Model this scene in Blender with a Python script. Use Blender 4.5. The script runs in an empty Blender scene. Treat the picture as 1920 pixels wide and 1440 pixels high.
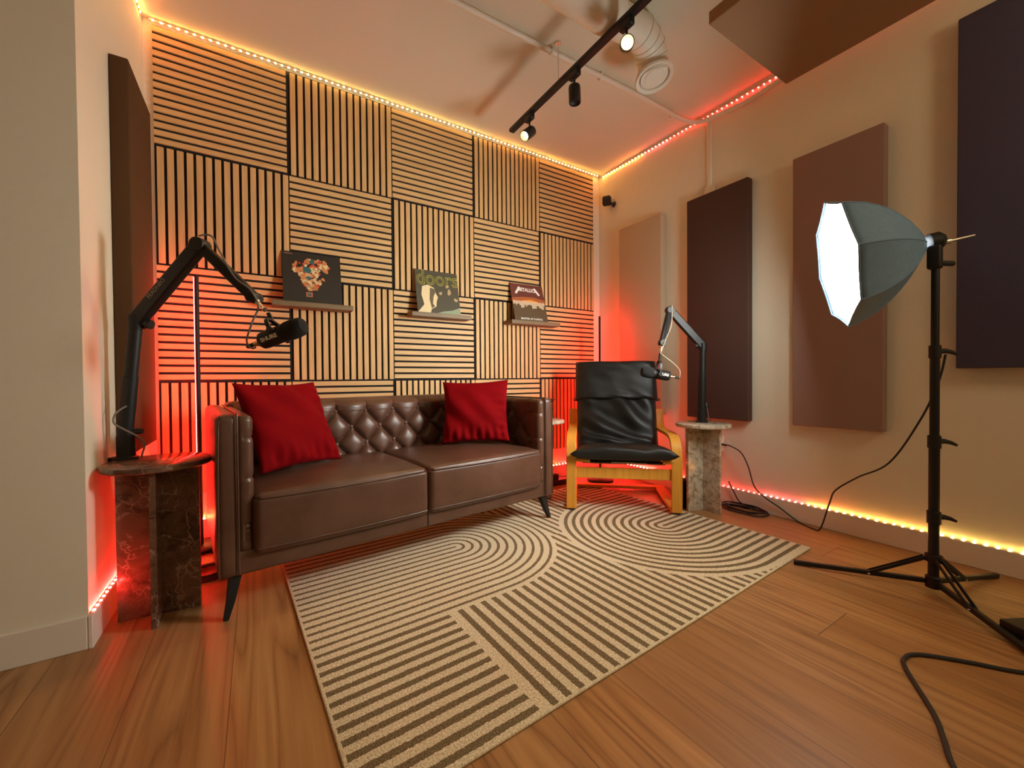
import bpy, bmesh, math, random
from mathutils import Vector, Matrix
from math import sin, cos, pi, radians, sqrt, atan2, floor
random.seed(7)
SC = bpy.context.scene
COL = SC.collection
V = Vector

# ------------------------------------------------------------------ materials
class NT:
    """small node-tree helper: math on sockets"""
    def __init__(s, name, rough=.5, metal=0., spec=.5):
        s.m = bpy.data.materials.new(name); s.m.use_nodes = True
        s.t = s.m.node_tree; s.n = s.t.nodes
        s.b = s.n['Principled BSDF']
        s.b.inputs['Roughness'].default_value = rough
        s.b.inputs['Metallic'].default_value = metal
        s.b.inputs['Specular IOR Level'].default_value = spec
    def set(s, sock, v):
        if isinstance(v, bpy.types.NodeSocket): s.t.links.new(v, sock)
        else: sock.default_value = v
    def f(s, op, *a):
        n = s.n.new('ShaderNodeMath'); n.operation = op
        for i, v in enumerate(a): s.set(n.inputs[i], v)
        return n.outputs[0]
    def add(s, a, b): return s.f('ADD', a, b)
    def sub(s, a, b): return s.f('SUBTRACT', a, b)
    def mul(s, a, b): return s.f('MULTIPLY', a, b)
    def lt(s, a, b): return s.f('LESS_THAN', a, b)
    def gt(s, a, b): return s.f('GREATER_THAN', a, b)
    def band(s, a, lo, hi): return s.mul(s.gt(a, lo), s.lt(a, hi))
    def obj(s): return s.n.new('ShaderNodeTexCoord').outputs['Object']
    def xyz(s, v):
        n = s.n.new('ShaderNodeSeparateXYZ'); s.set(n.inputs[0], v); return n.outputs
    def vec(s, x, y, z):
        n = s.n.new('ShaderNodeCombineXYZ')
        for i, v in enumerate((x, y, z)): s.set(n.inputs[i], v)
        return n.outputs[0]
    def scale(s, v, sc):
        n = s.n.new('ShaderNodeMapping'); s.set(n.inputs[0], v); n.inputs['Scale'].default_value = sc; return n.outputs[0]
    def noise(s, v, scale=5, detail=4, rough=.55, dist=0., col=False):
        n = s.n.new('ShaderNodeTexNoise'); s.set(n.inputs['Vector'], v)
        n.inputs['Scale'].default_value = scale; n.inputs['Detail'].default_value = detail
        n.inputs['Roughness'].default_value = rough; n.inputs['Distortion'].default_value = dist
        return n.outputs['Color' if col else 'Fac']
    def vor(s, v, scale=5, feature='F1', out='Distance'):
        n = s.n.new('ShaderNodeTexVoronoi'); s.set(n.inputs['Vector'], v); n.feature = feature
        n.inputs['Scale'].default_value = scale; return n.outputs[out]
    def white(s, v):
        n = s.n.new('ShaderNodeTexWhiteNoise'); n.noise_dimensions = '1D'; s.set(n.inputs['W'], v); return n.outputs['Value']
    def ramp(s, fac, *stops, interp='LINEAR'):
        n = s.n.new('ShaderNodeValToRGB'); s.set(n.inputs[0], fac); r = n.color_ramp; r.interpolation = interp
        while len(r.elements) < len(stops): r.elements.new(.5)
        for e, (p, c) in zip(r.elements, stops):
            e.position = p; e.color = (c[0], c[1], c[2], 1) if hasattr(c, '__len__') else (c, c, c, 1)
        return n.outputs[0]
    def mix(s, fac, a, b, mode='MIX'):
        n = s.n.new('ShaderNodeMix'); n.data_type = 'RGBA'; n.blend_type = mode
        s.set(n.inputs[0], fac)
        for k, v in ((6, a), (7, b)):
            s.set(n.inputs[k], v if isinstance(v, bpy.types.NodeSocket) else (v[0], v[1], v[2], 1))
        return n.outputs[2]
    def bump(s, h, strength=.3, dist=.01):
        n = s.n.new('ShaderNodeBump'); s.set(n.inputs['Height'], h)
        n.inputs['Strength'].default_value = strength; n.inputs['Distance'].default_value = dist
        s.t.links.new(n.outputs[0], s.b.inputs['Normal'])
    def col(s, c):
        s.set(s.b.inputs['Base Color'], c if isinstance(c, bpy.types.NodeSocket) else (c[0], c[1], c[2], 1)); return s
    def inp(s, name, v): s.set(s.b.inputs[name], v); return s

def plain(name, c, rough=.5, metal=0., spec=.5, nscale=0, namt=.12, bump=0.):
    t = NT(name, rough, metal, spec)
    if nscale:
        n = t.noise(t.obj(), nscale, 5)
        t.col(t.mix(n, [k*(1-namt) for k in c], [min(1, k*(1+namt)) for k in c]))
        if bump: t.bump(n, bump, .002)
    else: t.col(c)
    return t.m

def emit(name, c, strength):
    t = NT(name); t.col((.02, .02, .02)).inp('Emission Color', (c[0], c[1], c[2], 1)).inp('Emission Strength', strength)
    return t.m

M = {}
M['wall'] = plain('wall_paint', (.72, .66, .525), .6, nscale=90, namt=.03, bump=.05)
M['ceiling'] = plain('ceiling_paint', (.70, .67, .54), .75, nscale=120, namt=.03, bump=.05)
M['baseboard'] = plain('baseboard_paint', (.70, .63, .54), .4)
M['white_plastic'] = plain('white_plastic', (.75, .70, .60), .35)
M['white_metal'] = plain('white_painted_metal', (.74, .69, .58), .4, nscale=30, namt=.05)
M['black_metal'] = plain('black_metal', (.009, .009, .009), .46, spec=.35)
M['black_plastic'] = plain('black_plastic', (.011, .010, .0095), .55, spec=.35)
M['foam'] = plain('black_foam', (.008, .008, .008), .95, nscale=400, namt=.5, bump=.6)
M['rubber'] = plain('black_rubber', (.012, .011, .011), .55)
M['grey_cable'] = plain('grey_cable', (.16, .14, .12), .5)
M['beige_cable'] = plain('pale_cable', (.42, .33, .22), .5)
M['chrome'] = plain('chrome', (.8, .75, .65), .2, 1.)
M['brass'] = plain('brass', (.85, .62, .25), .25, 1.)
M['felt'] = plain('black_felt', (.008, .007, .007), .95)
M['grey_print'] = plain('grey_print', (.28, .26, .22), .5)
M['white_print'] = plain('white_print', (.75, .72, .66), .5)
M['yellow_print'] = plain('yellow_print', (.62, .62, .08), .5)
M['orange_plastic'] = plain('orange_plastic', (.6, .2, .1), .4)

def wood_slat(name, axis, base=(.64, .42, .185), dark=(.52, .325, .13)):
    t = NT(name, .5, spec=.3); o = t.obj()
    sc = [55., 55., 55.]; sc[axis] = 3.
    n = t.noise(t.scale(o, sc), 1., 5, .6, .4)
    t.col(t.ramp(n, (.3, dark), (.62, base), (.8, [k*1.1 for k in base])))
    t.bump(n, .12, .001); return t.m
M['oak_h'] = wood_slat('oak_veneer_across', 0)
M['oak_v'] = wood_slat('oak_veneer_upright', 2)
M['birch'] = wood_slat('honey_birch_veneer', 2, (.72, .33, .042), (.60, .26, .03))
M['shelf_wood'] = wood_slat('grey_brown_wood', 0, (.20, .14, .075), (.13, .085, .045))

def floor_mat():
    t = NT('oak_plank_floor', .42, spec=.4); x, y, z = t.xyz(t.obj())
    W, Lp = .23, 2.2
    u = t.f('DIVIDE', t.sub(x, .12), W); i = t.f('FLOOR', u); fu = t.f('FRACT', u)
    offs = [.3, .62, .955, .94, .97, .93, .5, .45, .08, .16, .35, .9636, .72, .3, .85, .55, .2]    # plank joints, planks -3..13
    r = t.n.new('ShaderNodeFloatCurve'); cv = r.mapping.curves[0]
    for k in range(len(offs)-2): cv.points.new(.5, .5)
    for k, q in enumerate(cv.points): q.location = ((k+.0)/16, offs[k]); q.handle_type = 'VECTOR'
    r.mapping.update(); t.set(r.inputs['Value'], t.f('DIVIDE', t.add(i, 3.), 16.)); r = r.outputs[0]
    w = t.add(t.f('DIVIDE', y, Lp), r); j = t.f('FLOOR', w); fw = t.f('FRACT', w)
    pid = t.white(t.add(i, t.mul(j, 17.31))); pid2 = t.white(t.add(t.mul(i, 3.7), t.mul(j, 9.13)))
    v = t.vec(t.add(x, t.mul(pid, 5.)), t.add(y, t.mul(pid2, 11.)), t.mul(pid, 3.))
    big = t.noise(t.scale(v, (6.5, .42, 1)), 1., 2, .45, .15)
    rings = t.f('FRACT', t.mul(big, 11.))
    rings = t.f('POWER', t.f('ABSOLUTE', t.sub(t.mul(rings, 2.), 1.)), .6)
    fine = t.noise(t.scale(v, (120, 2.6, 1)), 1., 4, .6)
    cloud = t.noise(t.scale(v, (8, .8, 1)), 1., 3, .5)
    amp = t.add(.12, t.mul(t.f('POWER', pid2, 1.6), .46))
    g = t.add(t.mul(t.sub(rings, .35), amp), t.add(.08, t.add(t.mul(fine, .40), t.mul(cloud, .44))))
    c = t.ramp(g, (.22, (.135, .056, .018)), (.5, (.315, .148, .050)), (.8, (.43, .228, .088)))
    c = t.mix(t.mul(pid, .5), c, t.mix(.45, c, (.22, .125, .075)))
    seam = t.f('MAXIMUM', t.lt(fu, .010), t.lt(fw, .0014))
    c = t.mix(t.mul(seam, .75), c, (.09, .045, .02))
    t.col(c); t.bump(t.sub(t.mul(g, .5), seam), .18, .002)
    t.inp('Roughness', t.add(.33, t.mul(fine, .2)))
    return t.m
M['floor'] = floor_mat()

def rug_mat():
    t = NT('rug_weave', .95, spec=.1); u, v, z = t.xyz(t.obj())
    wob = t.mul(t.sub(t.noise(t.obj(), 95, 3), .5), .009)
    u = t.add(u, wob); v = t.add(v, t.mul(t.sub(t.noise(t.scale(t.obj(), (1.3, 1.1, 1)), 90, 3), .5), .009))
    def stripes(d, period, duty, phase=0.):
        return t.lt(t.f('FRACT', t.add(t.f('DIVIDE', d, period), phase)), duty)
    def arch(uc, vc, sgn):      # distance field of a U lying on its side, opening to sgn
        du = t.mul(t.sub(u, uc), -sgn); dv = t.sub(v, vc)
        du = t.f('MAXIMUM', du, 0.)
        return t.f('SQRT', t.add(t.mul(du, du), t.mul(dv, dv)))
    A = t.mul(stripes(v, .0445, .45, .62), t.mul(t.band(u, .008, .440), t.band(v, .004, .535)))
    dC = arch(.725, 1.035, -1.); dD = arch(1.811, .597, 1.)
    inC = t.lt(dC, .505); inD = t.lt(dD, .590)
    Cm = t.mul(stripes(dC, .0432, .33, .165), t.mul(t.lt(dC, .482), inC))
    Dm = t.mul(stripes(dD, .0458, .45, .225), t.mul(t.lt(dD, .562), inD))
    free = t.mul(t.sub(1., inC), t.sub(1., inD))
    low = t.mul(t.lt(v, .86), t.gt(u, .472))
    B = t.mul(t.mul(stripes(t.sub(u, .474), .0476, .46), free), low)
    backE = t.mul(t.gt(v, .86), t.lt(u, 1.83))
    E_ = t.mul(t.mul(stripes(t.sub(u, .474), .0476, .40, .1), free), backE)
    backF = t.mul(t.gt(v, .86), t.gt(u, 1.85))
    F_ = t.mul(t.mul(stripes(v, .0476, .40), free), backF)
    m = t.f('MINIMUM', t.add(t.add(t.add(A, Cm), t.add(Dm, B)), t.add(E_, F_)), 1.)
    edge = t.f('MAXIMUM', t.f('MAXIMUM', t.lt(u, .009), t.gt(u, 2.121)), t.f('MAXIMUM', t.lt(v, .007), t.gt(v, 1.512)))
    m = t.mul(m, t.sub(1., edge))
    fib = t.noise(t.scale(t.obj(), (260, 170, 1)), 1., 4, .65)
    rib = t.noise(t.scale(t.obj(), (160, 60, 1)), 1., 2)
    light = t.ramp(fib, (.34, (.43, .35, .225)), (.62, (.84, .74, .55)))
    dark = t.ramp(fib, (.34, (.095, .068, .036)), (.66, (.27, .20, .115)))
    t.col(t.mix(m, light, dark))
    t.bump(t.sub(t.add(t.mul(fib, .6), t.mul(rib, .6)), t.mul(m, .7)), .85, .006)
    return t.m
M['rug'] = rug_mat()

def leather(name, c1, c2, rough, crack=.25, scale=7, spec=.5):
    t = NT(name, rough, spec=spec); o = t.obj()
    n = t.noise(o, scale, 5, .6, .3); f = t.vor(o, 260, 'DISTANCE_TO_EDGE')
    t.col(t.ramp(n, (.3, c1), (.7, c2)))
    w = t.noise(t.scale(o, (14, 14, 30)), 1., 4, .6, .8)
    t.bump(t.add(t.mul(t.f('MINIMUM', f, .2), .8), t.mul(w, .9)), crack, .003)
    t.inp('Roughness', t.add(rough-.06, t.mul(n, .14)))
    return t.m
M['brown_leather'] = leather('brown_leather', (.072, .032, .019), (.116, .054, .034), .31)
M['black_leather'] = leather('black_leather', (.006, .006, .0055), (.012, .012, .011), .42, .35, spec=.38)
def velvet():
    t = NT('red_velvet', .85, spec=.08); n = t.noise(t.obj(), 9, 4)
    t.col(t.mix(n, (.13, .0, .001), (.22, .0005, .003)))
    t.inp('Sheen Weight', .06); t.inp('Sheen Tint', (.8, .1, .1, 1)); t.inp('Sheen Roughness', .4)
    t.bump(t.noise(t.obj(), 300, 2), .15, .001); return t.m
M['velvet'] = velvet()
def marble(name, base, dark, vein, k=1.):
    t = NT(name, .16, spec=.5); o = t.obj()
    w = t.noise(o, 6*k, 4, .6, col=True)
    mp = t.n.new('ShaderNodeVectorMath'); mp.operation = 'MULTIPLY_ADD'
    t.set(mp.inputs[0], w); mp.inputs[1].default_value = (.28/k,)*3; t.set(mp.inputs[2], o)
    e = t.vor(mp.outputs[0], 13*k, 'DISTANCE_TO_EDGE')
    cl = t.noise(mp.outputs[0], 11*k, 6, .65, .6)
    c = t.ramp(cl, (.36, dark), (.55, base))
    vm = t.ramp(e, (.0, 1.), (.045, .0))
    msk = t.ramp(t.noise(o, 8, 2), (.42, 0.), (.62, 1.))
    c = t.mix(t.mul(vm, msk), c, vein)
    t.col(c); return t.m
M['marble_shaded'] = marble('brown_marble_shaded', (.20, .105, .068), (.085, .04, .026), (.50, .34, .26))  # shaded copy: dim light painted into the marble colour
M['marble_lit'] = marble('brown_marble_lit', (.50, .43, .32), (.22, .16, .105), (.64, .57, .45), 2.)  # lit copy of the same marble, brightness painted into the colour
def fabric(name, c):
    t = NT(name, .95, spec=.1); n = t.noise(t.obj(), 380, 2)
    t.col(t.mix(n, [k*.85 for k in c], [k*1.15 for k in c])); t.bump(n, .25, .001); return t.m
M['fab_umber'] = fabric('umber_fabric', (.085, .042, .018))
M['fab_beige'] = fabric('beige_fabric', (.50, .38, .26))
M['fab_brown'] = fabric('dark_brown_fabric', (.082, .044, .035))
M['fab_mocha'] = fabric('mocha_fabric', (.29, .185, .155))
M['fab_navy'] = fabric('veiled_navy_fabric', (.072, .064, .105))  # dark navy cloth, extra blue painted in for lens veil
M['fab_cloud'] = fabric('chestnut_fabric', (.31, .20, .115))
M['nylon'] = plain('nylon_veil_blue', (.15, .26, .40), .55, nscale=60, namt=.15)  # dark nylon with the blue of lens veil painted into its colour
M['webbing'] = plain('tan_webbing', (.28, .21, .12), .8)
M['sleeve_black'] = plain('black_card', (.016, .013, .008), .55)
M['cream_ink'] = plain('cream_ink', (.70, .58, .33), .55)

def emit_noise(name, c, strength):      # crinkled diffuser cloth of the softbox
    t = NT(name, .6); o = t.obj(); n = t.noise(o, 7, 3, .5, 1.2)
    s = t.ramp(n, (.3, .55), (.6, 1.))
    t.col((.8, .8, .8)).inp('Emission Color', (c[0], c[1], c[2], 1)); t.inp('Emission Strength', t.mul(s, strength)); return t.m
M['diffuser'] = emit_noise('glowing_diffuser_cloth', (.95, 1., .95), 15.)
LEDC = {'yellow': (1., .62, .15), 'amber': (1., .44, .09), 'orange': (1., .24, .06), 'pink': (1., .10, .10), 'red': (1., .035, .03), 'crimson': (1., .03, .025)}
LEDS = {'yellow': 75., 'amber': 105., 'orange': 170., 'pink': 75., 'red': 78., 'crimson': 520.}
for k, c in LEDC.items(): M['led_'+k] = emit('led_'+k, c, LEDS[k])
M['lamp_red'] = emit('red_light_bar', (1., .012, .012), 80.)
M['bulb'] = emit('warm_bulb', (1., .72, .34), 60.)
M['reflector'] = emit('reflector_painted_glow', (1., .50, .13), 1.2)  # emission stands in for bulb glow on the reflector ring
M['tape'] = plain('led_tape', (.65, .55, .42), .4)

# ------------------------------------------------------------------ mesh builder
class MB:
    def __init__(s, T=None): s.v = []; s.f = []; s.T = T or Matrix()
    def _add(s, vs, fs, T=None):
        k = len(s.v); T = s.T @ T if T is not None else s.T
        s.v += [T @ V(p) for p in vs]; s.f += [[i+k for i in f] for f in fs]; return s
    def box(s, lo, hi, T=None):
        x0, y0, z0 = lo; x1, y1, z1 = hi
        vs = [(x0,y0,z0),(x1,y0,z0),(x1,y1,z0),(x0,y1,z0),(x0,y0,z1),(x1,y0,z1),(x1,y1,z1),(x0,y1,z1)]
        return s._add(vs, [(0,3,2,1),(4,5,6,7),(0,1,5,4),(1,2,6,5),(2,3,7,6),(3,0,4,7)], T)
    def cbox(s, c, size, T=None):
        c = V(c); h = V(size)/2; return s.box(c-h, c+h, T)
    def rbox(s, lo, hi, r=.02, n=(8,8,8), bulge=(0,0,0), fn=None, T=None, arc=3):
        """rounded box with optional cushion bulge per axis and a displacement fn(p, normal)->offset"""
        lo, hi = V(lo), V(hi); c = (lo+hi)/2; h = (hi-lo)/2; r = min(r, *h)
        ax = []
        for k in range(3):
            a = [-h[k] + r*i/arc for i in range(arc)]
            m = [-h[k]+r + (2*h[k]-2*r)*i/n[k] for i in range(n[k]+1)]
            ax.append(a + m + [-q for q in reversed(a)])
        idx = {}; vs = []; fs = []
        def vert(i, j, k):
            key = (i, j, k)
            if key in idx: return idx[key]
            p = V((ax[0][i], ax[1][j], ax[2][k]))
            q = V([max(-(h[m]-r), min(h[m]-r, p[m])) for m in range(3)])
            d = p-q
            nrm = d.normalized() if d.length > 1e-9 else V((0,0,1))
            p2 = q + nrm*r
            for m in range(3):
                if bulge[m]:
                    o = [a for a in range(3) if a != m]
                    w = 1.
                    for a in o: w *= max(0., 1-(p2[a]/h[a])**2)
                    p2[m] += math.copysign(bulge[m]*w**.7, p2[m]) if abs(p2[m]) > 1e-6 else 0
            p2 = p2 + c
            if fn: p2 = p2 + nrm*fn(p2, nrm)
            idx[key] = len(vs); vs.append(p2); return idx[key]
        N = [len(a)-1 for a in ax]
        for m in range(3):
            a, b = (m+1) % 3, (m+2) % 3
            for side in (0, N[m]):
                for i in range(N[a]):
                    for j in range(N[b]):
                        q = []
                        for di, dj in ((0,0),(1,0),(1,1),(0,1)):
                            k = [0,0,0]; k[m] = side; k[a] = i+di; k[b] = j+dj; q.append(vert(*k))
                        fs.append(q if side else q[::-1])
        return s._add(vs, fs, T)
    def tube(s, path, r, n=10, caps=True, T=None, closed=False):
        path = [V(p) for p in path]; rs = r if hasattr(r, '__len__') else [r]*len(path)
        vs = []; fs = []; L = len(path); up = None
        for i, p in enumerate(path):
            if closed: d = path[(i+1) % L]-path[i-1]
            else: d = path[min(i+1, L-1)]-path[max(i-1, 0)]
            d.normalize()
            if up is None: up = d.orthogonal().normalized()
            up = (up - d*up.dot(d))
            up = up.normalized() if up.length > 1e-6 else d.orthogonal().normalized()
            w = d.cross(up)
            for k in range(n):
                a = 2*pi*k/n; vs.append(p + (up*cos(a)+w*sin(a))*rs[i])
        for i in range(L if closed else L-1):
            for k in range(n):
                a, b = i*n, ((i+1) % L)*n
                fs.append((a+k, a+(k+1) % n, b+(k+1) % n, b+k))
        if caps and not closed:
            fs.append(tuple(range(n))[::-1]); fs.append(tuple(range((L-1)*n, L*n)))
        return s._add(vs, fs, T)
    def sweep(s, path, wdir, w, t, T=None):
        """rectangular strip swept along path; wdir is the constant width direction"""
        path = [V(p) for p in path]; wd = V(wdir).normalized(); L = len(path); vs = []; fs = []
        for i, p in enumerate(path):
            d = (path[min(i+1, L-1)]-path[max(i-1, 0)]).normalized(); nn = d.cross(wd).normalized()
            for a, b in ((-1,-1),(1,-1),(1,1),(-1,1)): vs.append(p + wd*(a*w/2) + nn*(b*t/2))
        for i in range(L-1):
            for k in range(4): a = i*4; fs.append((a+k, a+(k+1) % 4, a+4+(k+1) % 4, a+4+k))
        fs.append((3,2,1,0)); q = (L-1)*4; fs.append((q,q+1,q+2,q+3))
        return s._add(vs, fs, T)
    def lathe(s, prof, n=24, T=None, caps=True):
        """profile [(r, z)] around local z"""
        vs = []; fs = []
        for r, z in prof:
            for k in range(n): a = 2*pi*k/n; vs.append((r*cos(a), r*sin(a), z))
        for i in range(len(prof)-1):
            for k in range(n): fs.append((i*n+k, i*n+(k+1) % n, (i+1)*n+(k+1) % n, (i+1)*n+k))
        if caps:
            fs.append(tuple(range(n))[::-1]); fs.append(tuple(range((len(prof)-1)*n, len(prof)*n)))
        return s._add(vs, fs, T)
    def prism(s, pts, y0, y1, T=None):
        """polygon in xz extruded along y"""
        n = len(pts); vs = [(p[0], y0, p[1]) for p in pts]+[(p[0], y1, p[1]) for p in pts]
        fs = [tuple(range(n)), tuple(range(n, 2*n))[::-1]] + [(i, i+n, (i+1) % n+n, (i+1) % n) for i in range(n)]
        return s._add(vs, fs, T)
    def grid(s, nu, nv, fn, T=None):
        vs = [fn(i/nu, j/nv) for j in range(nv+1) for i in range(nu+1)]
        fs = [(j*(nu+1)+i, j*(nu+1)+i+1, (j+1)*(nu+1)+i+1, (j+1)*(nu+1)+i) for j in range(nv) for i in range(nu)]
        return s._add(vs, fs, T)
    def build(s, name, mat, parent=None, base=None, smooth=True, bevel=0., angle=40, sub=0, solid=0.):
        me = bpy.data.meshes.new(name)
        if parent is not None: b = BASE[parent.name]
        elif base is not None: b = V(base)
        else:
            lo = V([min(p[k] for p in s.v) for k in range(3)]); hi = V([max(p[k] for p in s.v) for k in range(3)])
            b = V(((lo.x+hi.x)/2, (lo.y+hi.y)/2, lo.z))
        me.from_pydata([p-b for p in s.v], [], s.f); me.update()
        bm = bmesh.new(); bm.from_mesh(me); bmesh.ops.remove_doubles(bm, verts=bm.verts, dist=1e-6)
        bmesh.ops.recalc_face_normals(bm, faces=bm.faces); bm.to_mesh(me); bm.free()
        return link(name, me, mat, parent, b, smooth, bevel, angle, sub, solid)

BASE = {}
def link(name, me, mat, parent, b, smooth=True, bevel=0., angle=40, sub=0, solid=0.):
    o = bpy.data.objects.new(name, me); COL.objects.link(o)
    if mat is not None: me.materials.append(mat)
    if smooth:
        me.polygons.foreach_set('use_smooth', [True]*len(me.polygons))
        me.set_sharp_from_angle(angle=radians(angle))
    if parent is None: o.location = b
    else: o.parent = parent
    BASE[o.name] = V(b)
    if solid:
        m = o.modifiers.new('thickness', 'SOLIDIFY'); m.thickness = solid; m.offset = 0
    if bevel:
        m = o.modifiers.new('bevel', 'BEVEL'); m.width = bevel; m.segments = 2; m.limit_method = 'ANGLE'; m.angle_limit = radians(35)
        m.harden_normals = False
    if sub:
        m = o.modifiers.new('smooth', 'SUBSURF'); m.levels = sub; m.render_levels = sub
    return o
def tag(o, label, cat, group=None, kind=None):
    if label: o['label'] = label
    if cat: o['category'] = cat
    if group: o['group'] = group
    if kind: o['kind'] = kind
    return o
def thing(name, loc, label, cat, group=None):
    o = bpy.data.objects.new(name, None); o.empty_display_size = .05; COL.objects.link(o); o.location = loc; BASE[o.name] = V(loc)
    return tag(o, label, cat, group)
def struct(o): o['kind'] = 'structure'; return o
def dup_tree(o, loc, label, parent=None):
    c = o.copy(); COL.objects.link(c)
    if parent is None: c.location = loc; c['label'] = label
    else: c.parent = parent
    for ch in list(o.children): dup_tree(ch, None, None, c)
    return c
def text_mesh(name, body, size, mat, parent, T, extrude=.0004, outline=0., sx=1., align='CENTER', bold=0.):
    cu = bpy.data.curves.new(name, 'FONT'); cu.body = body; cu.size = size; cu.align_x = align; cu.align_y = 'CENTER'
    cu.extrude = extrude; cu.resolution_u = 3; cu.offset = bold
    if outline: cu.fill_mode = 'NONE'; cu.bevel_depth = outline; cu.bevel_resolution = 0; cu.extrude = 0
    tmp = bpy.data.objects.new('tmp', cu); COL.objects.link(tmp)
    me = bpy.data.meshes.new_from_object(tmp.evaluated_get(bpy.context.evaluated_depsgraph_get()))
    bpy.data.objects.remove(tmp)
    b = BASE[parent.name]
    me.transform(Matrix.Translation(-b) @ T @ Matrix.Diagonal((sx, 1, 1, 1)))
    me.materials.clear()
    return link(name, me, mat, parent, b, smooth=False)
def frame(o, x, y, z=None):
    """matrix with origin o and axes x, y"""
    x = V(x).normalized(); y = V(y); y = (y-x*y.dot(x)).normalized(); z = x.cross(y)
    m = Matrix(((x.x, y.x, z.x, o[0]), (x.y, y.y, z.y, o[1]), (x.z, y.z, z.z, o[2]), (0,0,0,1))); return m
def axis(p, d, roll=None):
    """matrix whose local z runs along d from p"""
    d = V(d).normalized(); x = (V(roll) - d*V(roll).dot(d)).normalized() if roll is not None else d.orthogonal().normalized()
    y = d.cross(x); return Matrix(((x.x, y.x, d.x, p[0]), (x.y, y.y, d.y, p[1]), (x.z, y.z, d.z, p[2]), (0,0,0,1)))
def spline(pts, n=8):
    pts = [V(p) for p in pts]; out = []
    for i in range(len(pts)-1):
        p0, p1, p2, p3 = pts[max(i-1,0)], pts[i], pts[i+1], pts[min(i+2, len(pts)-1)]
        for k in range(n):
            t = k/n
            out.append(.5*((2*p1)+(p2-p0)*t+(2*p0-5*p1+4*p2-p3)*t*t+(3*p1-p0-3*p2+p3)*t**3))
    out.append(pts[-1]); return out

# ------------------------------------------------------------------ the room
ZC = 2.667; XR = 3.085; XL = -.04; YN = -.90; YB = .022
struct(MB().box((-3.2, -5.6, -.05), (XR+.1, YB+.1, 0)).build('floor', M['floor'], base=(0,0,0), smooth=False))
struct(MB().box((-3.2, -5.6, ZC), (XR+.1, YB+.1, ZC+.05)).build('ceiling', M['ceiling'], smooth=False))
struct(MB().box((XL-.1, YB, 0), (XR+.1, YB+.1, ZC)).build('wall_back', M['wall'], smooth=False))
struct(MB().box((XR, -5.6, 0), (XR+.1, YB, ZC)).build('wall_right', M['wall'], smooth=False))
struct(MB().box((-3.2, YN, 0), (XL, YB, ZC)).build('wall_left', M['wall'], smooth=False))
struct(MB().box((-3.2, -5.7, 0), (XR+.1, -5.6, ZC)).build('wall_front', M['wall'], smooth=False))
struct(MB().box((-3.3, -5.6, 0), (-3.2, YN, ZC)).build('wall_far_left', M['wall'], smooth=False))
BT, BH = .013, .105
struct(MB().box((XL+BT, YB-BT, 0), (XR-BT, YB, BH)).build('baseboard_back', M['baseboard'], bevel=.003, smooth=False))
struct(MB().box((XR-BT, -5.6, 0), (XR, YB, BH)).build('baseboard_right', M['baseboard'], bevel=.003, smooth=False))
struct(MB().box((XL, YN-BT, 0), (XL+BT, YB, BH)).build('baseboard_left', M['baseboard'], bevel=.003, smooth=False))
struct(MB().box((-3.2, YN-BT, 0), (XL, YN, BH)).build('baseboard_near', M['baseboard'], bevel=.003, smooth=False))

# ------------------------------------------------------------------ slatted wall panels
S = .6; TOP = 2.645
ROWS = ['top row', 'second row', 'third row', 'bottom row']; COLS = ['leftmost', 'second from left', 'middle', 'second from right', 'rightmost']
def make_tile(vertical):
    t = thing('slat_panel', (0,0,0), 'x', 'acoustic panel', 'slatted panels on the back wall')
    MB().box((.0005, .010, .0005), (S-.0005, .021, S-.0005)).build('felt_backing', M['felt'], t, smooth=False)
    m = MB()
    for k in range(15):
        a = .0065+k*.0398
        if vertical: m.box((a+.004, 0, .001), (a+.004+.0272, .0105, S-.010))
        else: m.box((.001, 0, a), (S-.010, .0105, a+.0272))
    m.build('slats', M['oak_v' if vertical else 'oak_h'], t, smooth=False, bevel=.0012)
    return t
proto = {0: make_tile(False), 1: make_tile(True)}; used = {0: False, 1: False}
for r in range(4):
    for c in range(5):
        v = (r+c) % 2; loc = (c*S, 0, TOP-(r+1)*S)
        lab = 'oak slat panel with %s slats, %s, %s column' % ('upright' if v else 'level', ROWS[r], COLS[c])
        if not used[v]: proto[v].location = loc; proto[v]['label'] = lab; used[v] = True
        else: dup_tree(proto[v], loc, lab)

# ------------------------------------------------------------------ LED strips
def diode_mesh(col):
    m = MB().box((-.0032, -.0032, 0), (.0032, .0032, .0022)); me = bpy.data.meshes.new('diode_'+col)
    me.from_pydata(m.v, [], m.f); me.materials.append(M['led_'+col]); return me
DI = {k: diode_mesh(k) for k in LEDC}
def led_strip(label, p0, p1, nrm, colfn, pitch=.0333, w=.008):
    p0, p1, nrm = V(p0), V(p1), V(nrm).normalized(); d = p1-p0; L = d.length; d.normalize()
    t = thing('led_strip', p0, label, 'light strip', 'colour LED strips')
    side = d.cross(nrm)
    MB(frame(p0, d, side)).box((0, -w/2, -.001), (L, w/2, .0005)).build('tape', M['tape'], t, smooth=False)
    n = int(L/pitch)
    R = axis((0,0,0), nrm, d).to_3x3().to_4x4()
    for k in range(n):
        q = p0 + d*(pitch*(k+.5))
        o = bpy.data.objects.new('diode', DI[colfn(k*pitch/L)]); COL.objects.link(o); o.parent = t
        o.matrix_local = Matrix.Translation(q-p0+nrm*.0006) @ R
    return t
led_strip('LED strip of yellow and amber lights along ceiling above the slat wall', (XL+.03, -.006, 2.657), (XR-.02, -.006, 2.657), (0, -.7, -1),
          lambda f: 'amber' if f < .15 else 'yellow' if f < .62 else 'amber')
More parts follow.
